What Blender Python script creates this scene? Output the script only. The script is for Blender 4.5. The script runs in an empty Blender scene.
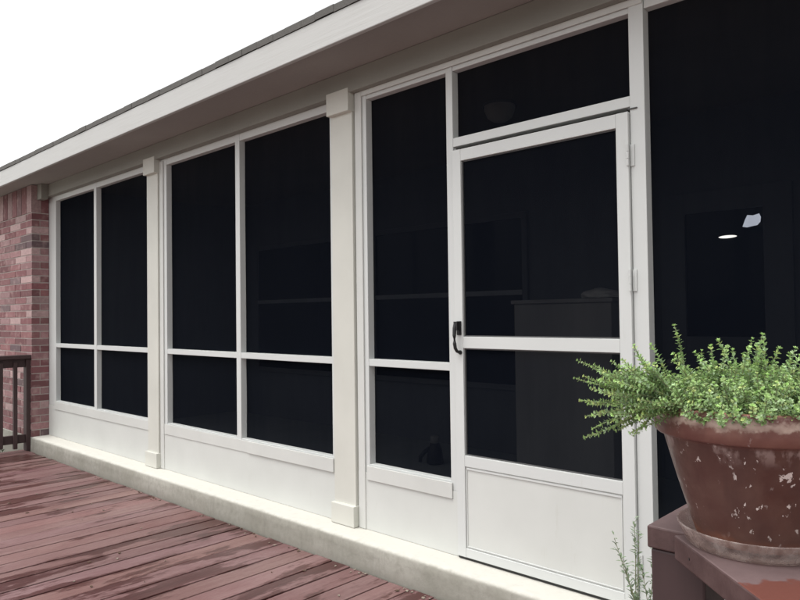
import bpy, bmesh, math, random
from mathutils import Vector, Matrix, noise
C = bpy.context.scene.collection
S = bpy.context.scene
random.seed(11)
R = math.radians

# ------------------------------------------------------------------ helpers
def box(bm, x0, x1, y0, y1, z0, z1, col=None):
    vs = [bm.verts.new(p) for p in ((x0,y0,z0),(x1,y0,z0),(x1,y1,z0),(x0,y1,z0),(x0,y0,z1),(x1,y0,z1),(x1,y1,z1),(x0,y1,z1))]
    fs = []
    for q in ((0,3,2,1),(4,5,6,7),(0,1,5,4),(1,2,6,5),(2,3,7,6),(3,0,4,7)):
        fs.append(bm.faces.new([vs[i] for i in q]))
    if col is not None:
        L = bm.loops.layers.float_color.get('tone') or bm.loops.layers.float_color.new('tone')
        for f in fs:
            for l in f.loops: l[L] = (*col, 1)
    return vs

def prism(bm, pts, z0, z1):
    """vertical prism over a plan polygon (counter-clockwise)"""
    a = [bm.verts.new((x, y, z0)) for x, y in pts]; b = [bm.verts.new((x, y, z1)) for x, y in pts]
    n = len(pts)
    bm.faces.new(list(reversed(a))); bm.faces.new(b)
    for i in range(n):
        j = (i+1) % n
        bm.faces.new((a[i], a[j], b[j], b[i]))

def lathe(bm, prof, seg=72, cx=0, cy=0):
    rings = []
    for r, z in prof:
        if r < 1e-5: rings.append([bm.verts.new((cx, cy, z))])
        else: rings.append([bm.verts.new((cx+r*math.cos(2*math.pi*i/seg), cy+r*math.sin(2*math.pi*i/seg), z)) for i in range(seg)])
    for a, b in zip(rings, rings[1:]):
        for i in range(seg):
            j = (i+1) % seg
            if len(a) == 1: bm.faces.new((a[0], b[i], b[j]))
            elif len(b) == 1: bm.faces.new((a[i], a[j], b[0]))
            else: bm.faces.new((a[i], a[j], b[j], b[i]))

def tube(bm, pts, radii, seg=6):
    rings = []
    n = len(pts)
    for i, p in enumerate(pts):
        p = Vector(p)
        d = (Vector(pts[min(i+1, n-1)]) - Vector(pts[max(i-1, 0)])).normalized()
        a = d.cross(Vector((0,0,1)))
        if a.length < 1e-3: a = d.cross(Vector((1,0,0)))
        a.normalize(); b = d.cross(a)
        r = radii[i] if hasattr(radii, '__len__') else radii
        rings.append([bm.verts.new(p + a*math.cos(2*math.pi*k/seg)*r + b*math.sin(2*math.pi*k/seg)*r) for k in range(seg)])
    for a, b in zip(rings, rings[1:]):
        for k in range(seg):
            j = (k+1) % seg
            bm.faces.new((a[k], b[k], b[j], a[j]))
    bm.faces.new(rings[0]); bm.faces.new(list(reversed(rings[-1])))

def obj(name, bm, m, parent=None, bevel=0, smooth=False, kind=None, seg=2):
    bmesh.ops.recalc_face_normals(bm, faces=bm.faces)
    me = bpy.data.meshes.new(name); bm.to_mesh(me); bm.free()
    o = bpy.data.objects.new(name, me); C.objects.link(o)
    me.materials.append(m)
    if smooth:
        for p in me.polygons: p.use_smooth = True
    if bevel:
        b = o.modifiers.new('bevel', 'BEVEL'); b.width = bevel; b.segments = seg; b.limit_method = 'ANGLE'; b.angle_limit = R(40)
        b.harden_normals = False
    if parent: 
        o.parent = parent
        o.matrix_parent_inverse = parent.matrix_world.inverted() if parent.type == 'MESH' else Matrix.Translation(-Vector(parent.location))
    if kind: o['kind'] = kind
    return o

def thing(name, label, cat, loc=(0,0,0), group=None):
    o = bpy.data.objects.new(name, None); C.objects.link(o); o.location = loc
    o.empty_display_size = .1
    o['label'] = label; o['category'] = cat
    if group: o['group'] = group
    return o
def tag(o, label, cat, group=None):
    o['label'] = label; o['category'] = cat
    if group: o['group'] = group
    return o
def B(): return bmesh.new()
def bxo(name, m, parent, *dims, bevel=.002):
    bm = B(); box(bm, *dims); return obj(name, bm, m, parent, bevel)

# ------------------------------------------------------------------ materials
class M:
    def __init__(s, name, base=(.5,.5,.5), rough=.6, **kw):
        s.m = bpy.data.materials.new(name); s.m.use_nodes = True
        s.nt = s.m.node_tree; s.n = s.nt.nodes; s.l = s.nt.links
        s.p = s.n['Principled BSDF']; s.out = s.n['Material Output']
        s.p.inputs['Base Color'].default_value = (*base, 1); s.p.inputs['Roughness'].default_value = rough
        for k, v in kw.items(): s.p.inputs[k.replace('_', ' ')].default_value = v
        s._co = None
    def co(s):
        if not s._co:
            s._co = s.n.new('ShaderNodeTexCoord')
        return s._co.outputs['Object']
    def map(s, scale=(1,1,1), loc=(0,0,0), rot=(0,0,0)):
        n = s.n.new('ShaderNodeMapping'); n.inputs['Scale'].default_value = scale; n.inputs['Location'].default_value = loc
        n.inputs['Rotation'].default_value = rot
        s.l.new(s.co(), n.inputs[0]); return n.outputs[0]
    def noise(s, scale, detail=4, rough=.55, vec=None, dist=0):
        n = s.n.new('ShaderNodeTexNoise'); n.inputs['Scale'].default_value = scale; n.inputs['Detail'].default_value = detail
        n.inputs['Roughness'].default_value = rough; n.inputs['Distortion'].default_value = dist
        s.l.new(vec if vec is not None else s.co(), n.inputs['Vector']); return n.outputs['Fac']
    def vor(s, scale, vec=None, out='Distance'):
        n = s.n.new('ShaderNodeTexVoronoi'); n.inputs['Scale'].default_value = scale
        s.l.new(vec if vec is not None else s.co(), n.inputs['Vector']); return n.outputs[out]
    def ramp(s, fac, stops):
        n = s.n.new('ShaderNodeValToRGB'); cr = n.color_ramp
        while len(cr.elements) < len(stops): cr.elements.new(.5)
        for e, (p, c) in zip(cr.elements, stops):
            e.position = p; e.color = (*c, 1) if hasattr(c, '__len__') else (c, c, c, 1)
        s.l.new(fac, n.inputs[0]); return n.outputs[0]
    def mix(s, fac, a, b, mode='MIX'):
        n = s.n.new('ShaderNodeMix'); n.data_type = 'RGBA'; n.blend_type = mode
        for sock, v in ((n.inputs[0], fac), (n.inputs[6], a), (n.inputs[7], b)):
            if isinstance(v, (int, float)): sock.default_value = v if sock == n.inputs[0] else (v, v, v, 1)
            elif isinstance(v, tuple): sock.default_value = (*v, 1)
            else: s.l.new(v, sock)
        return n.outputs[2]
    def math(s, op, a, b=0.0):
        n = s.n.new('ShaderNodeMath'); n.operation = op; n.use_clamp = False
        for sock, v in ((n.inputs[0], a), (n.inputs[1], b)):
            if isinstance(v, (int, float)): sock.default_value = v
            else: s.l.new(v, sock)
        return n.outputs[0]
    def sep(s, v=None):
        n = s.n.new('ShaderNodeSeparateXYZ'); s.l.new(v if v is not None else s.co(), n.inputs[0]); return n.outputs
    def attr(s, name):
        n = s.n.new('ShaderNodeAttribute'); n.attribute_name = name; return n.outputs['Color']
    def base(s, c): s.l.new(c, s.p.inputs['Base Color'])
    def rough(s, c): s.l.new(c, s.p.inputs['Roughness'])
    def bump(s, h, strength=.3, dist=.005):
        n = s.n.new('ShaderNodeBump'); n.inputs['Strength'].default_value = strength; n.inputs['Distance'].default_value = dist
        s.l.new(h, n.inputs['Height']); s.l.new(n.outputs[0], s.p.inputs['Normal']); return n.outputs[0]

def white_paint(name, c, rough=.45, amount=.05, grain=(1,1,1)):
    m = M(name, c, rough)
    a = m.noise(2.3, 5); b = m.noise(60, 3)
    c2 = tuple(x*(1-amount*2.2) for x in c)
    col = m.mix(m.ramp(a, [(.35, 0.), (.75, 1.)]), c, c2)
    # faint grime specks and run marks, fixed to the surface
    v = m.noise(9, 6, .7, m.map((3, 3, .6)))
    col = m.mix(m.ramp(v, [(.62, 0.), (.8, .35)]), col, tuple(x*y for x, y in zip(c, (.78, .76, .70))))
    sp = m.vor(38); spk = m.ramp(sp, [(.03, .55), (.06, 0.)])
    col = m.mix(m.mix(m.ramp(m.noise(7), [(.55, 0.), (.62, 1.)]), 0., spk), col, (.33, .31, .28))
    m.base(col)
    m.bump(m.noise(1, 4, .6, m.map(tuple(g*90 for g in grain))), .12, .002)
    m.rough(m.ramp(b, [(.3, rough-.05), (.8, rough+.12)]))
    return m.m

ALU = white_paint('white_aluminium_paint', (0.578, 0.591, 0.575), .38, .02)
TRIM = white_paint('white_wood_paint', (0.578, 0.583, 0.554), .5, .05, (.5, .5, .15))
CREAM = white_paint('cream_post_paint', (.578, .574, .520), .5, .05, (1, 1, .1))
PANEL = white_paint('white_panel_paint', (0.572, 0.580, 0.551), .55, .04, (.3, .3, .3))
SOFFIT = white_paint('shaded_soffit_paint', (.30, .277, .258), .7, .05, (.1, 1, 1))  # eave shade is put into this darker colour
FRIEZE = white_paint('shaded_frieze_paint', (.245, .238, .208), .6, .06, (.1, 1, 1))  # header's shade under the eave is painted into its colour

m = M('fascia_paint', (.70, .68, .655), .55)
v = m.noise(1, 5, .65, m.map((2.5, 40, 60)))
m.base(m.mix(m.ramp(v, [(.48, 0.), (.8, .5)]), (.46, .46, .445), (.39, .38, .36)))
m.bump(v, .35, .003); FASCIA = m.m

m = M('asphalt_shingle', (.06, .058, .055), .95)
m.base(m.mix(m.noise(220, 2), (.055, .052, .048), (.15, .145, .135))); m.bump(m.noise(220, 2), .6, .003); SHINGLE = m.m

# dark insect-screen cloth: light really passes between its threads
m = M('insect_screen_mesh', (.0032, .0044, .0078), .85)
m.p.inputs['Specular IOR Level'].default_value = .03
tr = m.n.new('ShaderNodeBsdfTransparent'); mx = m.n.new('ShaderNodeMixShader'); m.l.new(m.ramp(m.noise(1.5, 5, .6, m.map((3, 3, .5))), [(.3, .72), (.7, .80)]), mx.inputs[0])
m.l.new(tr.outputs[0], mx.inputs[1]); m.l.new(m.p.outputs[0], mx.inputs[2]); m.l.new(mx.outputs[0], m.out.inputs[0])
SCREEN = m.m

m = M('screen_spline', (.08, .08, .08), .6); SPLINE = m.m
m = M('black_handle_plastic', (.008, .008, .009), .35); BLACK = m.m
m = M('hinge_metal', (.6, .6, .58), .4, Metallic=.3); HINGE = m.m

# bricks / mortar
m = M('brick', (.3, .12, .12), .9)
t = m.attr('tone')
n1 = m.noise(45, 4); n2 = m.noise(11, 4)
col = m.mix(m.ramp(n1, [(.3, 0.), (.75, .45)]), t, (.10, .06, .06))
col = m.mix(m.ramp(n2, [(.52, 0.), (.72, .45)]), col, (.46, .33, .31))
m.base(col); m.bump(n1, .5, .004); BRICK = m.m
m = M('mortar', (.36, .31, .29), .95); m.base(m.mix(m.noise(20), (.38, .33, .31), (.52, .46, .43))); m.bump(m.noise(150, 3), .5, .003); MORTAR = m.m

# concrete kerb of the porch
m = M('porch_concrete', (.4, .39, .35), .85)
xyz = m.sep()
a = m.noise(3.2, 6, .6); b = m.noise(26, 5, .65); c = m.noise(1.2, 3)
col = m.mix(m.ramp(a, [(.3, 0.), (.72, 1.)]), (.335, .322, .282), (.215, .207, .172))
col = m.mix(m.ramp(b, [(.44, 0.), (.72, .6)]), col, (.19, .18, .15))
# damp, dirty band near the boards and paler colour along the top
dz = m.math('ADD', xyz[2], m.math('MULTIPLY', m.math('SUBTRACT', a, .5), .09))
col = m.mix(m.ramp(dz, [(.0, .6), (.05, 0.)]), col, (.19, .175, .15))
dz2 = m.math('ADD', xyz[2], m.math('MULTIPLY', m.math('SUBTRACT', b, .5), .016))
st = m.noise(3, 5, .7, m.map((5, 1, .7)))
col = m.mix(m.ramp(st, [(.54, 0.), (.66, .32)]), col, (.17, .16, .135))
col = m.mix(m.ramp(dz2, [(.131, 0.), (.143, .85)]), col, (.60, .585, .53))
m.base(col); m.bump(b, .35, .006); CONCRETE = m.m

# deck paint
def deck_paint(name, wetness=1.0):
    m = M(name, (.15, .08, .08), .6)
    t = m.attr('tone')
    grain = m.noise(1, 5, .65, m.map((70, 3.2, 40)))
    worn = m.noise(1.6, 6, .65, m.map((2.3, .75, 1)))
    fine = m.noise(34, 4, .7, m.map((1.6, .6, 1)))
    red = (.105, .038, .036); dust = (.200, .122, .116)
    f = m.ramp(worn, [(.30, .30), (.62, 1.)])
    col = m.mix(f, red, dust)
    col = m.mix(m.ramp(fine, [(.40, 0.), (.75, .38)]), col, (.16, .075, .075))
    col = m.mix(m.ramp(grain, [(.48, 0.), (.70, .6)]), col, (.13, .055, .055))
    col = m.mix(1.0, col, t, 'MULTIPLY')
    stk = m.noise(1, 5, .7, m.map((26, .7, 1), (0, 3, 0)))
    col = m.mix(m.ramp(stk, [(.50, 0.), (.68, .45)]), col, (.085, .034, .033))
    # wet patches, long along the boards
    w = m.noise(1.0, 6, .62, m.map((5.0, 1.15, 1), (3.1, 7.7, 0)), .35)
    wt = m.sep(t)[0]
    w = m.math('ADD', w, m.math('MULTIPLY', m.math('SUBTRACT', fine, .5), .16))
    w2 = m.math('ADD', w, m.math('MULTIPLY', m.math('SUBTRACT', wt, .95), -.50))
    wet = m.ramp(w2, [(.508, 0.), (.545, wetness)])
    col = m.mix(wet, col, m.mix(1.0, col, (.42, .27, .26), 'MULTIPLY'))
    # pale scuffs
    sc = m.vor(13, m.map((2.2, .9, 1)))
    col = m.mix(m.mix(m.ramp(m.noise(5), [(.54, 0.), (.6, 1.)]), 0., m.ramp(sc, [(.02, .7), (.07, 0.)])), col, (.42, .34, .34))
    m.base(col)
    m.rough(m.mix(wet, m.ramp(fine, [(.3, .40), (.7, .55)]), .34))
    m.p.inputs['Specular IOR Level'].default_value = .6
    m.bump(m.math('ADD', grain, m.math('MULTIPLY', fine, .6)), .35, .003)
    return m.m
DECK = deck_paint('worn_red_deck_paint')

m = M('rail_brown_paint', (.045, .024, .024), .6)
a = m.noise(14, 5, .6, m.map((1, 1, .3)))
m.base(m.mix(a, (.034, .018, .018), (.062, .034, .034))); m.bump(m.noise(60, 4, .6, m.map((1, 1, .15))), .3, .002); RAIL = m.m

# near rail cap: red brown paint with dust and a wet orange-red area
m = M('rail_cap_paint', (.14, .07, .07), .5)
a = m.noise(20, 6, .65); b = m.noise(130, 4, .7); c = m.noise(7, 3, .5, m.map((1, 1, 1), (4.2, 1.3, 0)))
geo = m.n.new('ShaderNodeNewGeometry')
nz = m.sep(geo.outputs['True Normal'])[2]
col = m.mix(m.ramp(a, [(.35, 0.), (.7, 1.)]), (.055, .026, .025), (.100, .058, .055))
col = m.mix(m.ramp(b, [(.5, 0.), (.75, .5)]), col, (.05, .024, .024))
ps = m.sep(geo.outputs['Position'])
dx_ = m.math('ADD', ps[0], .3375); dy_ = m.math('ADD', ps[1], 1.553)
dd_ = m.math('ADD', m.math('SQRT', m.math('ADD', m.math('MULTIPLY', dx_, dx_), m.math('MULTIPLY', dy_, dy_))), m.math('MULTIPLY', m.math('SUBTRACT', a, .5), .06))
near_ = m.ramp(dd_, [(.138, 0.), (.141, 1.)])
al_ = m.math('SUBTRACT', ps[0], m.math('ADD', ps[1], m.math('ADD', m.math('MULTIPLY', c, .05), m.math('MULTIPLY', a, .16))))
far_ = m.ramp(m.math('SUBTRACT', al_, 1.31), [(.0, 0.), (.01, 1.)])
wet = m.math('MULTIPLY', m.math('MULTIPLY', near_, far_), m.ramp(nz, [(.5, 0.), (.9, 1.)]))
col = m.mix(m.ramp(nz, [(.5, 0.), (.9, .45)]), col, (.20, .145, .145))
col = m.mix(wet, col, (.13, .045, .034))
m.base(col); m.rough(m.mix(wet, .6, .4)); m.bump(b, .25, .0015); CAP = m.m

# flower pot
m = M('weathered_terracotta', (.1, .04, .035), .42)
xyz = m.sep(); z = xyz[2]
a = m.noise(16, 6, .6, dist=.4); b = m.noise(60, 5, .65); v = m.noise(30, 3, .5, m.map((1, 1, .22)))
col = m.mix(m.ramp(a, [(.35, 0.), (.68, 1.)]), (.075, .030, .024), (.108, .054, .042))
col = m.mix(m.ramp(v, [(.5, 0.), (.72, .55)]), col, (.055, .022, .019))
# rim a bit redder
rimf = m.ramp(z, [(.164, 0.), (.170, 1.)])
col = m.mix(rimf, col, m.mix(m.ramp(a, [(.4, 0.), (.65, 1.)]), (.125, .047, .038), (.175, .080, .062)))
# lime bloom: a ragged band round the rim, flakes below it
zz = m.math('ADD', z, m.math('MULTIPLY', m.math('SUBTRACT', b, .5), .030))
band = m.math('MULTIPLY', m.ramp(zz, [(.191, 0.), (.196, 1.), (.205, 1.), (.210, 0.)]), m.ramp(m.noise(13, 4, .6, m.map((1, 1, 1.5))), [(.36, .35), (.48, 1.)]))
col = m.mix(band, col, (.42, .32, .27))
fl = m.math('MULTIPLY', m.ramp(m.noise(95, 4, .6, m.map((1, 1, .55))), [(.635, 0.), (.655, 1.)]), m.ramp(m.noise(9, 3), [(.46, 0.), (.54, 1.)]))
fl = m.math('MULTIPLY', fl, m.ramp(z, [(.02, .3), (.07, 1.), (.162, 1.), (.168, .25)]))
col = m.mix(fl, col, (.62, .55, .52))
fl2 = m.math('MULTIPLY', m.ramp(m.noise(33, 5, .62, m.map((1, 1, .8), (5, 2, 1))), [(.66, 0.), (.675, 1.)]), m.ramp(z, [(.04, 0.), (.08, 1.), (.154, 1.), (.164, .0)]))
col = m.mix(fl2, col, (.58, .50, .47))
# under-rim dribbles
dr = m.math('MULTIPLY', m.ramp(m.noise(22, 5, .6, m.map((1, 1, .5), (1, 8, 0))), [(.52, 0.), (.58, .55)]), m.ramp(z, [(.139, 0.), (.162, 1.), (.166, 1.), (.169, 0.)]))
col = m.mix(dr, col, (.40, .30, .28))
# bare orange clay near the foot
zo = m.math('ADD', z, m.math('MULTIPLY', m.math('SUBTRACT', a, .5), .05))
ft = m.ramp(zo, [(.012, 1.), (.03, .0)])
col = m.mix(m.math('MULTIPLY', ft, .7), col, (.24, .10, .06))
lip = m.ramp(z, [(.2148, 0.), (.2165, .9)])
col = m.mix(lip, col, (.46, .23, .16))
m.base(col); m.rough(m.ramp(b, [(.3, .33), (.75, .6)])); m.bump(m.math('ADD', b, m.math('MULTIPLY', fl, .6)), .22, .0015)
CLAY = m.m
m = M('potting_soil', (.035, .025, .018), 1.0); m.bump(m.noise(150, 4), 1, .01); SOIL = m.m

m = M('cloudy_plastic', (.42, .34, .31), .28)
a = m.noise(40, 5, .6); col = m.mix(m.ramp(a, [(.4, 0.), (.7, 1.)]), (.55, .44, .41), (.74, .66, .62)); m.base(col)
tr = m.n.new('ShaderNodeBsdfTransparent'); tr.inputs[0].default_value = (.88, .84, .82, 1)
mx = m.n.new('ShaderNodeMixShader'); m.l.new(m.ramp(a, [(.35, .16), (.7, .42)]), mx.inputs[0])
m.l.new(tr.outputs[0], mx.inputs[1]); m.l.new(m.p.outputs[0], mx.inputs[2]); m.l.new(mx.outputs[0], m.out.inputs[0])
PLASTIC = m.m

def leafmat(name):
    m = M(name, (.15, .25, .08), .5)
    m.base(m.attr('tone'))
    tl = m.n.new('ShaderNodeBsdfTranslucent'); m.l.new(m.attr('tone'), tl.inputs[0])
    mx = m.n.new('ShaderNodeMixShader'); mx.inputs[0].default_value = .28
    m.l.new(m.p.outputs[0], mx.inputs[1]); m.l.new(tl.outputs[0], mx.inputs[2]); m.l.new(mx.outputs[0], m.out.inputs[0])
    return m.m
LEAF = leafmat('herb_leaf')
m = M('woody_stem', (.13, .10, .06), .8); m.base(m.mix(m.noise(300), (.16, .13, .07), (.22, .26, .13))); STEM = m.m

m = M('ground_soil', (.3, .28, .25), .95)
m.base(m.mix(m.noise(2, 6), (.34, .33, .30), (.22, .20, .17))); m.bump(m.noise(40, 5), .5, .02); GROUND = m.m
m = M('porch_inside_paint', (.30, .30, .31), .8); m.base(m.mix(m.noise(3, 3), (.15, .16, .175), (.20, .21, .225))); INWALL = m.m
m = M('porch_floor', (.25, .27, .27), .7); m.base(m.mix(m.noise(4, 4), (.34, .37, .37), (.44, .46, .46))); FLOOR = m.m
m = M('rear_frame_paint', (.42, .43, .44), .6); m.base(m.mix(m.noise(5), (.30, .32, .34), (.38, .40, .42))); RFRAME = m.m
m = M('rear_glass', (.006, .008, .009), .06); m.p.inputs['Specular IOR Level'].default_value = .15; GLASS = m.m
m = M('cabinet_paint', (.50, .48, .47), .6); m.base(m.mix(m.noise(4, 4), (.34, .335, .33), (.40, .395, .39))); CABM = m.m
m = M('pale_cloth', (.7, .7, .68), .9); m.base(m.mix(m.noise(20), (.6, .6, .58), (.75, .75, .73))); CLOTH = m.m
m = M('black_rubbery', (.01, .01, .011), .5); DARK = m.m
m = M('grey_cap', (.3, .3, .29), .5); GREYC = m.m
def glowmat(name, col, s):
    m = M(name, (.8, .8, .8), .4); m.p.inputs['Emission Color'].default_value = (*col, 1); m.p.inputs['Emission Strength'].default_value = s; return m.m
LAMP_GLOW = glowmat('lamp_reflection_glow', (1, .97, .92), 2.2)  # glow standing in for a lamp's reflection in the rear door pane
SKY_GLOW = glowmat('sky_reflection_glow', (.80, .86, 1.0), .95)  # glow standing in for the sky reflected in the same pane

# ------------------------------------------------------------------ setting
SL = .145       # top of the porch concrete above the deck boards
# ground
bm = B()
g = 60
bm.faces.new([bm.verts.new(p) for p in ((-g,-g,-.32),(g,-g,-.32),(g,g,-.32),(-g,g,-.32))])
obj('ground', bm, GROUND, kind='structure')

# deck: real boards running out from the porch
bm = B()
x = -7.86; i = 0
while x < 3.4:
    w = .1405; gap = random.uniform(.006, .013)
    t = random.uniform(.86, 1.06); tc = (t*random.uniform(.97, 1.03), t*random.uniform(.95, 1.02), t*random.uniform(.95, 1.03))
    zt = random.uniform(-.0025, .0); ye = -.190 - random.uniform(0, .012)
    # boards made of lengths butted over a joist
    ys = [ye]; yj = ye - random.choice((1.6, 2.4, 3.2, 2.0)); ys.append(yj)
    while ys[-1] > -6.5: ys.append(ys[-1] - random.choice((2.4, 3.6)))
    for a, b in zip(ys, ys[1:]):
        t2 = random.uniform(.92, 1.079)
        vs = box(bm, x, x+w, b+.003, a, -.036+zt, zt, tuple(c*t2 for c in tc))
        tw = random.uniform(-.0018, .0018)
        for v in vs: v.co.z += tw*(1 if v.co.x > x+w/2 else -1)
    x += w + gap; i += 1
deck = obj('deck', bm, DECK, bevel=.003, kind='structure')
bm = B()
for yy in (-.30, -1.2, -2.0, -2.8, -3.6, -4.6, -5.6): box(bm, -7.86, 3.4, yy-.02, yy+.02, -.22, -.040)
box(bm, -7.90, -7.865, -6.6, -.20, -.22, -.005)
obj('deck_joists', bm, RAIL, kind='structure')

# porch concrete: edge strip with slightly worn arris
bm = B()
x0, x1, yf = -7.72, 3.3, -.18
n = 260
rows = []
def slabrow(x):
    k = lambda s: noise.noise(Vector((x*1.7+s, s*3.1, 0)))
    wob = .003*k(1) + .0012*noise.noise(Vector((x*9, 4, 2)))
    chip = max(0, noise.noise(Vector((x*3.3, 9, 5)))-.3)*.008
    pr = [(0.10, SL), (yf*.5, SL), (yf+.030+chip, SL-.001), (yf+.012+chip, SL-.006), (yf+.002+wob*.5, SL-.020-chip), (yf+wob, SL-.055), (yf-.004+wob*.8, .05), (yf-.006+wob, -.33)]
    return [bm.verts.new((x, a, b)) for a, b in pr]
for i in range(n+1): rows.append(slabrow(x0+(x1-x0)*i/n))
for a, b in zip(rows, rows[1:]):
    for j in range(len(a)-1): bm.faces.new((a[j], b[j], b[j+1], a[j+1]))
obj('porch_slab', bm, CONCRETE, smooth=True, kind='structure')
bm = B(); box(bm, -7.72, 3.3, .10, 2.4, .0, SL-.002); obj('porch_floor', bm, FLOOR, kind='structure')

# concrete footing under the brick and pavement beyond the rail
bm = B(); box(bm, -13, -7.722, -.172, 0, -.33, SL-.004); obj('foundation', bm, CONCRETE, kind='structure', bevel=.004)
bm = B(); box(bm, -13, -8.0, -1.6, -.175, -.33, -.12); obj('side_path', bm, CONCRETE, kind='structure', bevel=.01)

# ------------------------------------------------------------------ house
house = thing('house', 'brick house with long white screened porch, dark screens and a white screen door', 'house', (-7.72, 0, 0))
ZS = 2.80
# brick wing
bm = B()
PAL = [(.25,.105,.115), (.30,.14,.15), (.22,.09,.10), (.36,.21,.22), (.50,.37,.37), (.15,.105,.12), (.20,.145,.155), (.42,.27,.28), (.27,.125,.13)]
WT = [5, 5, 3, 4, 4, 2, 2.5, 4, 4]
def bc():
    c = random.choices(PAL, WT)[0]; k = random.uniform(.55, .95); return (c[0]*k, c[1]*k*.92, c[2]*k*.90)
ch = .0738; mo = .011
XR = -7.722; YF = -.172
nc = int((ZS-.02-SL-.205)/ch)
zt = SL
for r in range(nc):
    z0 = SL + r*ch; z1 = z0 + ch - mo
    j = lambda: random.uniform(-.0015, .0015)
    if r % 2 == 0:
        d = j(); c = bc(); box(bm, XR-.330, XR, YF+d, YF+.078, z0, z1, c)
        box(bm, XR-.09, XR+j(), YF+.087, -.002, z0, z1, bc())
        x = XR-.330-mo
    else:
        box(bm, XR-.165, XR+j(), YF+j(), -.002, z0, z1, bc())
        x = XR-.165-mo
    while x > -12.8:
        box(bm, x-.33, x, YF+j(), YF+.09, z0, z1, bc()); x -= .33+mo
    zt = z0+ch
# soldier course under the soffit
x = XR; 
while x > -12.8:
    box(bm, x-.14, x, YF-.003, YF+.09, zt, ZS-.006, tuple(v*.75 for v in bc())); x -= .152
box(bm, XR-.14, XR-.001, YF+.095, -.002, zt, ZS-.006, bc())
bricks = obj('brick_wall', bm, BRICK, house)
bm = B(); box(bm, -13, XR-.005, YF+.006, .25, SL-.003, ZS-.01); obj('mortar', bm, MORTAR, bricks)

# roof: part with fascia, soffit, shingles
bm = B()
# structure of the slope (solid wedge well above the soffit)
vs = [(-13.2,-.392,2.83),(3.6,-.392,2.83),(3.6,-.392,2.915),(-13.2,-.392,2.915),(-13.2,4.5,2.83),(3.6,4.5,2.83),(3.6,4.5,4.37),(-13.2,4.5,4.37)]
v = [bm.verts.new(p) for p in vs]
for q in ((0,1,2,3),(4,7,6,5),(0,4,5,1),(3,2,6,7),(0,3,7,4),(1,5,6,2)): bm.faces.new([v[i] for i in q])
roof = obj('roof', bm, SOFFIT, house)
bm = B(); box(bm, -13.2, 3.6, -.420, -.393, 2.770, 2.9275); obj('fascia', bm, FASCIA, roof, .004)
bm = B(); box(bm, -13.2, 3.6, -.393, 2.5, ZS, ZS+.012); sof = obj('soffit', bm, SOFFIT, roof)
# shingles: thin drip course, uneven butt edge
bm = B()
x = -13.25
while x < 3.6:
    w = random.uniform(.11, .17); zz = random.uniform(-.002, .003)
    y0 = -.4235 - random.uniform(0, .004)
    a = [(x, y0, 2.9275+max(zz,0)), (x+w-.002, y0, 2.9275+max(zz,0)), (x+w-.002, -.05, 3.053+zz), (x, -.05, 3.053+zz)]
    lo = [bm.verts.new(p) for p in a]; hi = [bm.verts.new((p[0], p[1], p[2]+.038)) for p in a]
    bm.faces.new(list(reversed(lo))); bm.faces.new(hi)
    for k in range(4): bm.faces.new((lo[k], lo[(k+1)%4], hi[(k+1)%4], hi[k]))
    x += w
for k in range(1, 16):
    ya = -.38+.14*k*1.0
    zz = 2.966 + (ya+.430)*.333+.014
    x = -13.25
    vs2 = [bm.verts.new(p) for p in ((-13.25, ya, zz), (3.6, ya, zz), (3.6, ya+.30, zz+.098), (-13.25, ya+.30, zz+.098))]
    bm.faces.new(vs2)
obj('shingles', bm, SHINGLE, roof)

# header board between window heads and soffit
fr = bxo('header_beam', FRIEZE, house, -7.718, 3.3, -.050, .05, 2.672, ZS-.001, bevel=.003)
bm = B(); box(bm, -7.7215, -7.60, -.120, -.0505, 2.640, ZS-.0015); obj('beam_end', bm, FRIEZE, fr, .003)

def post(x0, x1):
    p = bxo('post', CREAM, house, x0, x1, -.022, .05, SL+.001, 2.6715, bevel=.003)
    bm = B(); box(bm, x0-.004, x1+.004, -.055, .02, 2.566, 2.700); obj('capital', bm, CREAM, p, .003)
    bm = B(); box(bm, x0-.006, x1+.006, -.046, .02, SL+.002, .268); obj('plinth', bm, CREAM, p, .004)
post(-5.452, -5.268); post(-3.098, -2.912); post(1.25, 1.43)

def screen(x0, x1, z0, z1, parent, y=.046):
    bm = B()
    # very slightly slack cloth
    n = 8
    V = [[bm.verts.new((x0+(x1-x0)*i/n, y+.0025*noise.noise(Vector((x0+i*.2, z0+j*.25, 3))), z0+(z1-z0)*j/n)) for j in range(n+1)] for i in range(n+1)]
    for i in range(n):
        for j in range(n): bm.faces.new((V[i][j], V[i+1][j], V[i+1][j+1], V[i][j+1]))
    return obj('screen', bm, SCREEN, parent, smooth=True)

def bay(x0, x1, cuts, zb=.52, zt=2.62, mid=True, left=None, casing=False, head=2.6715):
    """cuts: clear openings [(a,b),...] between stiles"""
    bm = B()
    T = .05
    edges = [x0] + [e for c in cuts for e in c] + [x1]
    for k in range(0, len(edges), 2):
        a, b = edges[k], edges[k+1]
        if b-a > .004: box(bm, a, b, 0, T, zb-.03 if 0 < k < len(edges)-2 else zb-.05, head)
    for a, b in cuts:
        box(bm, a, b, .002, T, zt, head)
        box(bm, a, b, .002, T, zb-.05, zb)
        if mid: box(bm, a, b, .0015, .05, 1.0796, 1.120)
    f = obj('window_frame', bm, ALU, house, .0025)
    for a, b in cuts:
        if mid:
            screen(a, b, 1.12, zt, f); screen(a, b, zb, 1.0796, f)
        else: screen(a, b, zb, zt, f)
    kp = bxo('kick_panel', PANEL, house, x0, x1, -.003, .048, SL+.001, zb-.0505)
    return f, kp

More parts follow.
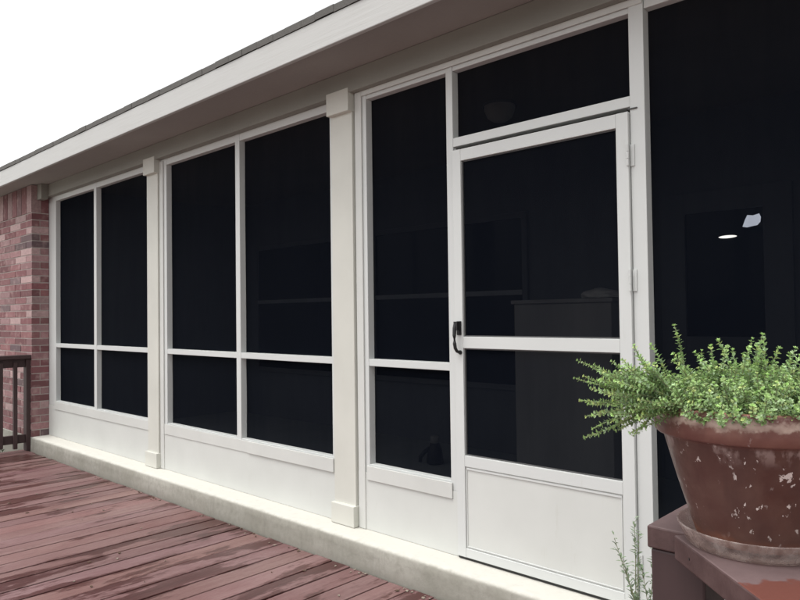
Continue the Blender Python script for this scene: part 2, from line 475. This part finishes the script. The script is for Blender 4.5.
def trim(kp, x0, x1, z0=.430, z1=.512, y=-.016):
    bm = B(); box(bm, x0, x1, y, -.0035, z0, z1)
    t = obj('sill_trim', bm, TRIM, kp, .003)
    return t
f1, k1 = bay(-7.718, -5.454, [(-7.53, -6.574), (-6.518, -5.50)])
trim(k1, -7.55, -5.47, y=-.009)
f2, k2 = bay(-5.266, -3.100, [(-5.162, -4.164), (-4.110, -3.135)])
trim(k2, -5.20, -4.02, y=-.008); trim(k2, -4.018, -3.118, .4285, .5125, -.0135)
f3, k3 = bay(-2.910, -2.176, [(-2.815, -2.219)])
trim(k3, -2.83, -2.205, y=-.011)
# raised casing strips beside the post in the third bay and beside the first two
bm = B(); box(bm, -2.900, -2.846, -.010, -.001, SL+.002, 2.6715); box(bm, -2.845, -1.166, -.010, -.0045, 2.642, 2.6715)
obj('casing', bm, TRIM, f3, .002)
bm = B(); box(bm, -5.262, -5.205, -.010, -.001, SL+.002, 2.655); obj('casing', bm, TRIM, f2, .002)

# door frame with transom
bm = B()
T = .05
DX0, DX1 = -2.166, -1.231
box(bm, -2.1755, -2.1700, .012, T, SL+.001, 2.223)            # stop
box(bm, -2.175, -1.229, .000, T, 2.226, 2.272)                # transom bar
box(bm, -2.175, -1.229, .002, T, 2.62, 2.6715)
box(bm, -1.2285, -1.165, -.004, T, SL+.001, 2.6715)            # right jamb
df = obj('door_frame', bm, ALU, house, .0025)
screen(-2.175, -1.229, 2.272, 2.62, df)
bm = B(); box(bm, DX1-.004, -1.195, -.012, -.0045, 2.2120, 2.2165); obj('latch_clip', bm, SPLINE, df, .001)

# screen door
door = None
bm = B()
yd0, yd1 = -.020, .010
zb, ztp = SL+.014, 2.203
box(bm, DX0, DX0+.052, yd0, yd1, zb, ztp); box(bm, DX1-.054, DX1, yd0, yd1, zb, ztp)
xa, xb = DX0+.0522, DX1-.0542
box(bm, xa, xb, yd0+.0005, yd1, 2.143, ztp-.0005)
box(bm, xa, xb, yd0+.0005, yd1, 1.199, 1.257)
box(bm, xa, xb, yd0+.0005, yd1, .609, .664)
box(bm, xa, xb, yd0+.0005, yd1, zb+.0005, .205)
door = obj('screen_door', bm, ALU, house, .002)
screen(xa, xb, 1.257, 2.143, door, -.002); screen(xa, xb, .664, 1.199, door, -.002)
bm = B()
for z0, z1 in ((1.257, 2.143), (.664, 1.199)):
    e = .006
    box(bm, xa, xb, -.008, -.004, z0, z0+e); box(bm, xa, xb, -.008, -.004, z1-e, z1)
    box(bm, xa, xa+e, -.008, -.004, z0+e, z1-e); box(bm, xb-e, xb, -.008, -.004, z0+e, z1-e)
obj('screen_spline', bm, SPLINE, door)
kpd = bxo('kick_panel', PANEL, door, xa, xb, -.012, -.002, .205, .609)
bm = B()
e = .010
for (a, b, c, d) in ((xa+.006, xb-.006, .594, .594+e), (xa+.006, xb-.006, .212, .212+.005)):
    box(bm, a, b, -.0165, -.0122, c, d)
for (a, b) in ((xa+.006, xa+.010), (xb-.010, xb-.006)): box(bm, a, b, -.0160, -.0122, .2175, .5935)
obj('panel_bead', bm, ALU, door, .001)
bm = B(); box(bm, DX0+.002, DX1-.002, -.014, .004, SL+.003, SL+.0135); obj('door_sweep', bm, BLACK, door)
for zc in (2.02, 1.50, .33):
    bm = B()
    box(bm, DX1+.0025, DX1+.020, -.0095, -.0050, zc-.045, zc+.045)
    tube(bm, [(DX1-.001, -.026, zc-.045), (DX1-.001, -.026, zc-.0155)], .0055, 10)
    tube(bm, [(DX1-.001, -.026, zc-.0145), (DX1-.001, -.026, zc+.0145)], .0058, 10)
    tube(bm, [(DX1-.001, -.026, zc+.0155), (DX1-.001, -.026, zc+.045)], .0055, 10)
    obj('hinge', bm, ALU, door, .0008)
# black pull handle with thumb latch
bm = B()
hx = DX0+.031
box(bm, hx-.014, hx+.014, -.026, -.0205, 1.265, 1.335)
box(bm, hx-.013, hx+.011, -.052, -.0265, 1.290, 1.333)
pts = [(hx-.006, -.044, 1.322), (hx-.007, -.050, 1.300), (hx-.007, -.053, 1.262), (hx-.006, -.053, 1.225), (hx-.004, -.050, 1.200), (hx, -.042, 1.184), (hx+.006, -.026, 1.178)]
tube(bm, pts, [.010, .010, .0095, .009, .0088, .008, .008], 10)
tube(bm, [(hx+.006, -.028, 1.178), (hx+.006, -.0205, 1.178)], .011, 12)
obj('handle', bm, BLACK, door, .0015)

# right bay beyond the door: one tall screen
f4, k4 = bay(-1.1645, 1.249, [(-1.1640, .06), (.12, 1.20)], zb=.27, mid=False)
f5, k5 = bay(1.431, 3.3, [(1.50, 2.35), (2.41, 3.25)], zb=.52)

# inside of the porch
bm = B(); box(bm, -7.9, 3.4, 2.30, 2.45, 0, ZS+.01); rear = obj('rear_wall', bm, INWALL, house)
bm = B(); box(bm, -7.86, -7.7195, .0, 2.299, 0, ZS-.001); obj('end_wall', bm, INWALL, house)
bm = B(); box(bm, 3.301, 3.4, -.1, 2.299, 0, ZS-.001); obj('end_wall', bm, INWALL, house)
def rear_window(x0, x1, z0, z1, rail):
    bm = B(); w = .05
    box(bm, x0-w, x0, 2.265, 2.299, z0-w, z1+w); box(bm, x1, x1+w, 2.265, 2.299, z0-w, z1+w)
    box(bm, x0, x1, 2.266, 2.299, z1, z1+w); box(bm, x0, x1, 2.266, 2.299, z0-w, z0)
    f = obj('rear_window', bm, INWALL, house, .002)
    if rail:
        bm = B(); box(bm, x0, x1, 2.262, 2.284, rail-.022, rail+.022); obj('meeting_rail', bm, RFRAME, f, .002)
    bm = B(); box(bm, x0, x1, 2.285, 2.2985, z0, z1); obj('glass', bm, GLASS, f)
rear_window(-7.15, -5.75, .75, 2.2, 1.555)
rear_window(-5.05, -3.25, .75, 2.2, 1.555)
# half-glazed back door, with glowing reflections added on its dark pane
bm = B()
px0, px1, pz0, pz1 = -1.865, -1.345, 1.19, 2.07
bx0, bx1 = -2.04, -1.17
box(bm, bx0, px0, 2.262, 2.299, SL, 2.22); box(bm, px1, bx1, 2.262, 2.299, SL, 2.22)
box(bm, px0, px1, 2.263, 2.299, SL, pz0); box(bm, px0, px1, 2.263, 2.299, pz1, 2.2195)
rd = obj('rear_door', bm, INWALL, house, .002)
bm = B(); box(bm, px0, px1, 2.285, 2.2985, pz0, pz1); gp = obj('glass', bm, GLASS, rd)
bm = B()
bmesh.ops.create_uvsphere(bm, u_segments=16, v_segments=10, radius=.03, matrix=Matrix.Translation((bx0+.07, 2.23, 1.0)))
obj('knob', bm, HINGE, rd, smooth=True)
# reflections painted as glowing shapes on the pane: an oval lamp, a sky patch
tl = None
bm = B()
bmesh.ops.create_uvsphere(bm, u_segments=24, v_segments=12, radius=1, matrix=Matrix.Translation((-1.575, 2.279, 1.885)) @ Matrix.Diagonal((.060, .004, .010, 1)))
obj('lamp_gleam', bm, LAMP_GLOW, rd, smooth=True)
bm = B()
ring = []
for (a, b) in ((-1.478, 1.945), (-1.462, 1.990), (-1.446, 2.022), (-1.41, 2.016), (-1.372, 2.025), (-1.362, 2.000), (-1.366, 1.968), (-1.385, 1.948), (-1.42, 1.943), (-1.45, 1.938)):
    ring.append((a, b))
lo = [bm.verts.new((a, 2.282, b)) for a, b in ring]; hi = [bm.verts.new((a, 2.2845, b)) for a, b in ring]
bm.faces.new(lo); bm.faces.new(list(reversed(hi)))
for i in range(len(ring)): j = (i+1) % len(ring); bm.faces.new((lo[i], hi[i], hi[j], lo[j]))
obj('sky_reflection', bm, SKY_GLOW, rd)

# pale ceiling fixture seen through the transom
cf = thing('ceiling_fixture', 'round pale ceiling fixture dimly seen through the dark transom screen', 'ceiling light', (-2.66, 1.12, ZS))
bm = B(); lathe(bm, [(0, ZS-.12), (.05, ZS-.115), (.085, ZS-.09), (.105, ZS-.04), (.107, ZS-.015)], 32, -2.66, 1.12); obj('shade', bm, CLOTH, cf, smooth=True)
bm = B(); lathe(bm, [(.115, ZS-.018), (.115, ZS-.001), (0, ZS-.001)], 32, -2.66, 1.12); obj('base', bm, RFRAME, cf)

# cabinet behind the door, cloth on it
cab = thing('cabinet', 'tall plain grey cabinet standing inside the porch behind the screen door', 'cabinet', (-2.16, 1.25, SL))
bm = B(); box(bm, -2.49, -1.82, 1.0, 1.5, SL+.05, 1.43); obj('body', bm, CABM, cab, .006)
bm = B(); box(bm, -2.505, -1.805, .985, 1.515, 1.4305, 1.455); obj('top', bm, CABM, cab, .004)
bm = B(); box(bm, -2.47, -1.84, 1.03, 1.47, SL+.001, SL+.0495); obj('plinth', bm, DARK, cab)
bm = B(); bmesh.ops.create_icosphere(bm, subdivisions=4, radius=1)
for v in bm.verts:
    k = 1 + .22*noise.noise(v.co*1.8) + .07*noise.noise(v.co*5)
    v.co = Vector((v.co.x*.13*k, v.co.y*.11*k, max(v.co.z, -.25)*.048*k))
    v.co.z += .014
    v.co.z *= 1 - .45*(v.co.x/.13)*(1 if v.co.x > 0 else .1)
    v.co += Vector((-1.925, 1.12, 1.4565))
tag(obj('folded_cloth', bm, CLOTH, smooth=True), 'pale crumpled cloth lying on top of the cabinet behind the screen door', 'cloth')
# small dark jug on the porch floor
jx, jy = -3.66, 1.56
jug = thing('floor_jug', 'small black jug with grey cap on the floor behind the lower screen beside the door', 'jug', (jx, jy, SL))
bm = B(); lathe(bm, [(0, SL+.001), (.062, SL+.001), (.070, SL+.015), (.065, SL+.07), (.056, SL+.12), (.040, SL+.16), (.036, SL+.17), (0, SL+.17)], 28, jx, jy)
bmesh.ops.rotate(bm, verts=bm.verts, cent=(jx, jy, SL), matrix=Matrix.Rotation(0, 3, 'Y'))
obj('body', bm, DARK, jug, smooth=True)
bm = B(); lathe(bm, [(.036, SL+.171), (.039, SL+.18), (.037, SL+.225), (.028, SL+.23), (0, SL+.23)], 20, jx, jy); obj('cap', bm, GREYC, jug, smooth=True)
bm = B(); tube(bm, [(jx-.03, jy-.02, SL+.13), (jx-.07, jy-.04, SL+.10), (jx-.105, jy-.06, SL+.05), (jx-.11, jy-.06, SL+.012)], .016, 8); obj('spout', bm, DARK, jug, smooth=True)

# ------------------------------------------------------------------ railing at the far left
rx0, rx1 = -7.845, -7.755
rl = thing('deck_railing', 'dark brown wooden deck railing ending in a post in front of brick wall', 'railing', (-7.80, -.17, 0))
bxo('post', RAIL, rl, rx0, rx1-.0, -.213, -.134, .001, .962, bevel=.004)
bm = B(); box(bm, rx0-.022, rx1+.024, -4.5, -.125, .963, 1.003); obj('cap_rail', bm, RAIL, rl, .005)
bxo('top_rail', RAIL, rl, -7.82, -7.782, -4.5, -.2135, .875, .962)
bxo('bottom_rail', RAIL, rl, -7.82, -7.782, -4.5, -.2135, .085, .172)
y = -.300
k = 0
while y > -4.4:
    bxo('baluster', RAIL, rl, -7.7815, -7.745, y-.036, y, .035+.02*(k % 2), .93, bevel=.002); y -= .135; k += 1
# low shrub beyond the railing
def leafface(bm, L, p, d, up, ln, wd, col, fold=.25, curl=0):
    d = d.normalized(); s = d.cross(up)
    if s.length < 1e-3: s = d.cross(Vector((1, .2, 0)))
    s.normalize(); nrm = s.cross(d).normalized()
    a = bm.verts.new(p); b = bm.verts.new(p + d*ln*.5 + s*wd*.5 + nrm*fold*wd); c = bm.verts.new(p + d*ln - nrm*curl*ln); e = bm.verts.new(p + d*ln*.5 - s*wd*.5 + nrm*fold*wd)
    m2 = bm.verts.new(p + d*ln*.55)
    for q in ((a, b, m2), (b, c, m2), (c, e, m2), (e, a, m2)):
        f = bm.faces.new(q); f.smooth = False
        for l in f.loops: l[L] = (*col, 1)
bm = B(); L = bm.loops.layers.float_color.new('tone')
for i in range(1500):
    cx, cy, cr, chh = random.choice(((-8.25, -.55, .26, .22), (-8.5, -.9, .3, .26), (-8.2, -1.25, .24, .2), (-8.9, -.45, .2, .16)))
    a = random.uniform(0, 6.28); rr = cr*math.sqrt(random.random()); 
    p = Vector((cx+rr*math.cos(a), cy+rr*math.sin(a), -.12+chh*random.random()*(1-(rr/cr)**2*.6)))
    g = random.uniform(.6, 1.2)
    leafface(bm, L, p, Vector((random.uniform(-1, 1), random.uniform(-1, 1), random.uniform(-.2, .9))), Vector((0, 0, 1)), random.uniform(.03, .055), .02, (.045*g, .085*g, .03*g))
tag(obj('low_plants', bm, LEAF, kind='stuff'), 'low green leafy plants behind the foot of the left railing', 'plants')

# ------------------------------------------------------------------ near corner railing with the pot
ZR = 1.0
cr = thing('corner_railing', 'near brown railing corner with wide angled cap carrying the terracotta pot', 'railing', (-.46, -1.52, 0))
bm = B()
# boxed post under the corner
prism(bm, [(-.502, -1.562), (-.412, -1.562), (-.412, -1.472), (-.502, -1.472)], .001, .9605)
obj('post', bm, RAIL, cr, .004)
# straight cap towards the porch
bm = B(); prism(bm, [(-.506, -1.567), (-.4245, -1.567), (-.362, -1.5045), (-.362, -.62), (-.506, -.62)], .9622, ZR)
obj('cap_board', bm, CAP, cr, .003)
# 45 degree cap towards the camera's right
s = math.sqrt(.5)
o = Vector((-.4495, -1.592)); d = Vector((s, -s)); n_ = Vector((s, s))
w = .21
def P(a, b): q = o + d*a + n_*b; return (q.x, q.y)
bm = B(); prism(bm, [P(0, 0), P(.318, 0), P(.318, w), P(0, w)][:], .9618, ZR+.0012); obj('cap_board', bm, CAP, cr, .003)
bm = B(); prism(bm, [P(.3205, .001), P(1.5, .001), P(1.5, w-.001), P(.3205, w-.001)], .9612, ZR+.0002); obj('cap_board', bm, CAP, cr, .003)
bm = B(); prism(bm, [P(.07, .05), P(1.5, .05), P(1.5, .09), P(.07, .09)], .86, .9605); obj('top_rail', bm, RAIL, cr, .003)
bm = B(); box(bm, -.455, -.417, -1.4715, -.62, .86, .9605); obj('top_rail', bm, RAIL, cr, .003)
bm = B(); box(bm, -.455, -.417, -1.4715, -.62, .09, .17); obj('bottom_rail', bm, RAIL, cr, .003)
bm = B(); prism(bm, [P(.07, .05), P(1.5, .05), P(1.5, .09), P(.07, .09)], .09, .17); obj('bottom_rail', bm, RAIL, cr, .003)
for k in range(6): bxo('baluster', RAIL, cr, -.416, -.380, -1.36+k*.13, -1.324+k*.13, .05, .92)
for k in range(10):
    bm = B(); a = .16+.13*k; prism(bm, [P(a, .012), P(a+.036, .012), P(a+.036, .0495), P(a, .0495)], .05, .92); obj('baluster', bm, RAIL, cr, .002)
bm = B(); prism(bm, [(-.48, -.62), (-.39, -.62), (-.39, -.53), (-.48, -.53)], .001, 1.0); obj('post', bm, RAIL, cr, .004)
# nail holes in the cap edge
bm = B()
for a in (.055,):
    q = o + d*a - n_*.0006
    tube(bm, [(q.x, q.y, .981), (q.x+n_.x*.004, q.y+n_.y*.004, .981)], .0022, 10)
obj('nail_head', bm, BLACK, cr)

# ------------------------------------------------------------------ pot, saucer, herb
PC = Vector((-.3375, -1.553, ZR+.0015))
rv = Vector((.7276, .686, 0)); fv = Vector((-.686, .7276, 0))
bm = B()
lathe(bm, [(0, .0035), (.080, .0035), (.092, .0015), (.098, .004), (.110, .031), (.1135, .0318), (.1133, .0295), (.1005, .0015), (.095, 0), (0, 0)], 80)
sc = obj('plant_saucer', bm, PLASTIC, smooth=True); sc.location = PC
tag(sc, 'cloudy clear plastic saucer under the terracotta pot', 'saucer')
bm = B()
prof = [(0, .006), (.081, .006), (.085, .009), (.1315, .166), (.1325, .1695), (.141, .1705), (.1445, .174), (.1470, .213), (.1458, .2165), (.142, .2175), (.135, .2165), (.1335, .211), (.127, .166), (.122, .15)]
pr2 = []
for (a, b), (c, e) in zip(prof, prof[1:]):
    k = max(1, int(math.hypot(c-a, e-b)/.012))
    for i in range(k): pr2.append((a+(c-a)*i/k, b+(e-b)*i/k))
pr2.append(prof[-1])
lathe(bm, pr2, 96)
for v in bm.verts:
    k = noise.noise(v.co*9)*.0012; r = Vector((v.co.x, v.co.y, 0))
    if r.length > .02: v.co += r.normalized()*k
pot = obj('flower_pot', bm, CLAY); pot.location = PC + Vector((0, 0, .004))
for p in pot.data.polygons: p.use_smooth = True
pot.data.set_sharp_from_angle(angle=R(50))
tag(pot, 'weathered brown terracotta pot with white lime marks on the near railing', 'flower pot')
bpy.context.view_layer.update()
bm = B(); lathe(bm, [(.1315, .190), (.08, .195), (.04, .198), (0, .199)], 40)
so = bpy.data.meshes.new('soil'); bm.to_mesh(so); bm.free(); so.materials.append(SOIL)
soil = bpy.data.objects.new('soil', so); C.objects.link(soil); soil.parent = pot

# herb
herb = thing('thyme_plant', 'bushy light green herb with tiny leaves spilling from the terracotta pot', 'potted herb', PC + Vector((0, 0, .2)))
lb = B(); L = lb.loops.layers.float_color.new('tone'); sb = B()
rim = PC.z + .219
def sprig(p, d, ln, droop, grav, leaf=.0068, step=.0040, tone=1, bare=.0, wig=8):
    pts = [Vector(p)]; d = d.normalized(); n = max(4, int(ln/step)); 
    ax = Vector((random.uniform(-1, 1), random.uniform(-1, 1), random.uniform(-1, 1)))*.06
    for i in range(n):
        t = i/n
        d = (d + Vector((0, 0, -droop*step/ln*1.0 if t < .55 else grav*step/ln)) + ax*step/ln*wig + Vector((random.uniform(-1, 1), random.uniform(-1, 1), random.uniform(-1, 1)))*.05).normalized()
        pts.append(pts[-1] + d*step)
    tube(sb, pts[::2] if len(pts) > 8 else pts, [.0008*(1-.6*i/len(pts)) for i in range(len(pts[::2] if len(pts) > 8 else pts))], 4)
    ph = random.uniform(0, 3.14)
    for i, q in enumerate(pts[1:]):
        t = i/len(pts)
        if t < bare: continue
        dd = (pts[min(i+2, len(pts)-1)] - pts[i]); 
        if dd.length < 1e-6: dd = Vector((0, 0, 1))
        dd.normalize()
        a = dd.cross(Vector((0.3, .2, 1)).normalized())
        if a.length < .05: a = dd.cross(Vector((1, 0, 0)))
        a.normalize(); b = dd.cross(a)
        ang = ph + (i % 2)*math.pi/2 + random.uniform(-.35, .35)
        sz = leaf*random.uniform(.7, 1.15)*(1 if t < .8 else 1-.5*(t-.8)/.2)
        g = random.uniform(.60, 1.12)*tone*(.80+.3*t)
        yl = random.random()
        colr = (.33*g, .49*g, .20*g) if yl > .12 else (.42*g, .52*g, .21*g)
        if yl > .8: colr = (.35*g, .48*g, .28*g)
        if t > .82: colr = (colr[0]*1.22, colr[1]*1.18, colr[2]*1.12)
        for k in (0, 1):
            dirv = (a*math.cos(ang+k*math.pi) + b*math.sin(ang+k*math.pi)) + dd*random.uniform(.25, .8)
            leafface(lb, L, q, dirv, dd, sz, sz*.74, colr, .18, random.uniform(-.1, .25))
        # axil tufts
        if random.random() < .9:
            leafface(lb, L, q + dd*.001, a*random.uniform(-1, 1) + b*random.uniform(-1, 1) + dd*1.2, dd, sz*.75, sz*.55, colr, .2)
        if i == len(pts)-2:
            for k in range(5):
                an = k*1.256; leafface(lb, L, pts[-1], a*math.cos(an)+b*math.sin(an)+dd*1.1, dd, sz*.9, sz*.55, tuple(c*1.1 for c in colr), .2)
rnd = random.Random(5); random.seed(5)
def pt(r, f, z): return Vector((PC.x, PC.y, 0)) + rv*r + fv*f + Vector((0, 0, z))
# the dense mass
for i in range(1050):
    a = random.uniform(0, 2*math.pi); rr = .126*math.sqrt(random.random())
    r, f = rr*math.cos(a), rr*math.sin(a)
    out = rr/.126
    d = rv*(r/.126)*out*.85 + fv*(f/.126)*out*.85 + Vector((random.uniform(-.35, .35), random.uniform(-.35, .35), 1.0))
    sprig(pt(r, f, rim-.03), d, random.uniform(.055, .104)*(1.1-.3*out), random.uniform(0, .5), random.uniform(.1, .6), tone=random.uniform(.85, 1.1), bare=.15)
# front edge filling, hanging just over the lip
for i in range(120):
    a = random.uniform(math.pi*.9, math.pi*1.52)
    r, f = .117*math.cos(a), .117*math.sin(a)
    d = rv*math.cos(a)*.9 + fv*math.sin(a)*.9 + Vector((random.uniform(-.5, .5), random.uniform(-.5, .5), .8))
    sprig(pt(r, f, rim-.02), d, random.uniform(.024, .036), random.uniform(0, .45), .6, tone=random.uniform(.9, 1.1), leaf=.0062, bare=.1)
# tall tips, placed like the tall sprigs seen from the deck
for (px, py, f, bend) in ((657, 334, -.02, -.15), (648, 352, .0, -.2), (687, 349, .01, -.05), (698, 341, 0, -.15), (702, 352, -.02, -.1), (681, 360, -.03, -.1), (712, 352, 0, .1), (716, 357, -.02, 0), (731, 343, .0, -.1), (736, 341, .01, .0), (733, 352, -.03, .1), (757, 339, .01, .12), (755, 350, 0, 0), (767, 348, -.01, .08), (776, 340, .02, .15), (774, 352, 0, .1), (785, 351, .0, .2), (793, 358, -.02, .25), (799, 362, 0, .3), (806, 350, .02, .3), (823, 356, .0, .35), (840, 366, .0, .5),
    (640, 362, -.01, -.4), (726, 352, -.03, -.1), (746, 357, -.02, 0), (668, 362, .01, -.2), (690, 357, .03, -.1)):
    Z = 1.079 + f
    tr_ = (px-400)/680*Z - .5535; tz = 1.368 - (py-317)/680*Z + (px-400)*.0127/680*Z*0
    r0 = tr_*.62 - bend*.03; 
    p0 = pt(max(-.118, min(.118, r0)), f, rim-.02); p1 = pt(tr_, f, tz)
    v = p1-p0; ln = v.length
    sprig(p0, v + Vector((0, 0, -.0)), ln, 0, 0.05, leaf=.0088, step=.0050, tone=1.08, bare=.2)
# long arms trailing to the left
for (px, py, f, n) in ((588, 369, -.03, 2), (597, 378, .0, 2), (612, 371, .01, 3), (604, 378, -.02, 2), (600, 392, -.02, 3), (594, 398, -.03, 3), (592, 405, .01, 3), (589, 417, -.04, 3), (600, 422, -.03, 3), (612, 420, .0, 4), (618, 405, -.03, 4), (625, 390, -.02, 5), (620, 380, .01, 4), (632, 372, 0, 5), (630, 415, -.05, 4), (606, 408, -.03, 4), (615, 396, -.04, 5), (634, 400, -.06, 5), (640, 385, -.04, 6), (645, 372, -.02, 5), (632, 388, .02, 4), (644, 410, -.06, 4), (606, 388, 0., 3), (610, 414, .0, 3), (638, 408, -.02, 4)):
    for k in range(n):
        Z = 1.079 + f; jx_, jy_ = random.uniform(-6, 6)*(k > 0), random.uniform(-6, 6)*(k > 0)
        tr_ = (px+jx_-400)/680*Z - .5535; tz = 1.368 - (py+jy_-317)/680*Z
        p1 = pt(tr_, f, tz); p0 = pt(-.115+random.uniform(-.01, .03), f*.8, rim-.005)
        v = p1-p0; ln = v.length*1.079
        up = .55 if py > 395 else .25
        sprig(p0, v/ln + Vector((0, 0, up*.5)), ln, up*1.5, .35, leaf=.0080, tone=random.uniform(.9, 1.12), bare=.12, wig=6)
# a hanging bit below the rim on the left
for (px, py, f) in ((633, 432, -.05), (638, 428, -.04), (629, 426, -.05), (641, 420, -.05)):
    Z = 1.079+f; p1 = pt((px-400)/680*Z-.5535, f, 1.368-(py-317)/680*Z); p0 = pt(-.138, f*.8, rim+.006)
    v = p1-p0; sprig(p0, v/v.length + Vector((-.3, -.3, .3)), v.length*1.15, 1.0, .1, bare=.2)
lo_ = obj('foliage', lb, LEAF, herb); so_ = obj('stems', sb, STEM, herb)

# weed growing between deck and slab near the right door jamb
wd = thing('weed', 'thin straggly green weed growing up beside the right door jamb', 'plant', (-1.09, -.225, 0))
lb = B(); L = lb.loops.layers.float_color.new('tone'); sb = B()
random.seed(8)
for (px, py, yy) in ((632, 534, -.22), (622, 551, -.24), (638, 541, -.25), (645, 556, -.22), (628, 566, -.26), (641, 575, -.24)):
    Z = 3.06 - (yy+.22)
    # aim point near the jamb
    tx = -1.112 + (px-640)*.0058; tz = 1.368 - (py-313)/680*Z*.80
    base = Vector((-1.085+random.uniform(-.02, .02), yy, -.02)); tip = Vector((tx, yy, tz))
    n = 26; pts = []
    for i in range(n+1):
        t = i/n; q = base.lerp(tip, t); q += Vector((.02*math.sin(t*3+px), .012*math.sin(t*5+px), 0)); pts.append(q)
    tube(sb, pts, [.003*(1-.7*i/n) for i in range(n+1)], 5)
    for i in range(5, n+1):
        for k in range(3):
            g = random.uniform(.7, 1.15)
            leafface(lb, L, pts[i]+Vector((0, 0, random.uniform(-.01, .01))), Vector((random.uniform(-1, 1), random.uniform(-1, 1), random.uniform(-.1, .9))), Vector((0, 0, 1)), random.uniform(.016, .034), random.uniform(.007, .012), (.25*g, .33*g, .21*g))
obj('leaves', lb, LEAF, wd); obj('stem', sb, STEM, wd)

# fallen bits on the boards, a few crumbs of debris along the slab
bm = B(); random.seed(3)
for i in range(130):
    if i < 60: x, y, s_ = random.uniform(-7.4, -1.5), -.205-abs(random.gauss(0, .03)), random.uniform(.003, .008)
    else: x, y, s_ = random.uniform(-6.5, -1.2), random.uniform(-2.6, -.3), random.uniform(.003, .009)
    a = random.uniform(0, 6.28); z = .0015
    pts = [(x+s_*math.cos(a+k*1.57)*(1 if k % 2 else 1.6), y+s_*math.sin(a+k*1.57)*(1 if k % 2 else 1.6)) for k in range(4)]
    prism(bm, pts, z, z+.0015+random.random()*.003)
mm = M('dry_debris', (.25, .2, .15), .9); mm.base(mm.mix(mm.ramp(mm.noise(8, 2), [(.48, 0.), (.52, 1.)]), (.10, .06, .04), (.26, .22, .18)))
tag(obj('debris', bm, mm.m, kind='stuff'), 'small dry leaf crumbs scattered on the red deck boards', 'debris')

# ------------------------------------------------------------------ camera
cam = bpy.data.cameras.new('camera'); co = bpy.data.objects.new('camera', cam); C.objects.link(co); S.camera = co
cam.sensor_width = 36; cam.lens = 680.278/800*36; cam.clip_end = 500; cam.clip_start = .02
yaw, pitch, roll = .755985984, .0225681999, -.0127528341
F = Vector((-math.sin(yaw)*math.cos(pitch), math.cos(yaw)*math.cos(pitch), math.sin(pitch)))
r = Vector((math.cos(yaw), math.sin(yaw), 0)); u = r.cross(F)
c, s = math.cos(roll), math.sin(roll)
r2 = r*c + u*s; u2 = -r*s + u*c
mat = Matrix((r2, u2, -F)).transposed().to_4x4(); mat.translation = (0, -2.71765623, 1.36771648)
co.matrix_world = mat

# ------------------------------------------------------------------ light: bright overcast
w = bpy.data.worlds.new('World'); S.world = w; w.use_nodes = True; nt = w.node_tree
bg = nt.nodes['Background']
sky = nt.nodes.new('ShaderNodeTexSky'); sky.sky_type = 'NISHITA'; sky.sun_disc = False
EL, AZ = R(70), R(200)      # azimuth of the sun measured from +Y towards +X
sky.sun_elevation = EL; sky.sun_rotation = AZ
sky.air_density = 1.0; sky.dust_density = 3.0; sky.ozone_density = 1.0
hs = nt.nodes.new('ShaderNodeHueSaturation'); hs.inputs['Saturation'].default_value = .05
nt.links.new(sky.outputs[0], hs.inputs['Color']); nt.links.new(hs.outputs[0], bg.inputs[0])
bg.inputs[1].default_value = .15
sun = bpy.data.lights.new('sun', 'SUN'); sun.energy = .9; sun.angle = R(35); sun.color = (1, .975, .94)
so = bpy.data.objects.new('sun', sun); C.objects.link(so)
dirv = Vector((math.sin(AZ)*math.cos(EL), math.cos(AZ)*math.cos(EL), math.sin(EL)))
so.rotation_euler = dirv.to_track_quat('Z', 'Y').to_euler()
S.view_settings.view_transform = 'Standard'; S.view_settings.look = 'None'; S.view_settings.gamma = 1
S.view_settings.exposure = 1.0
S.render.engine = 'CYCLES'
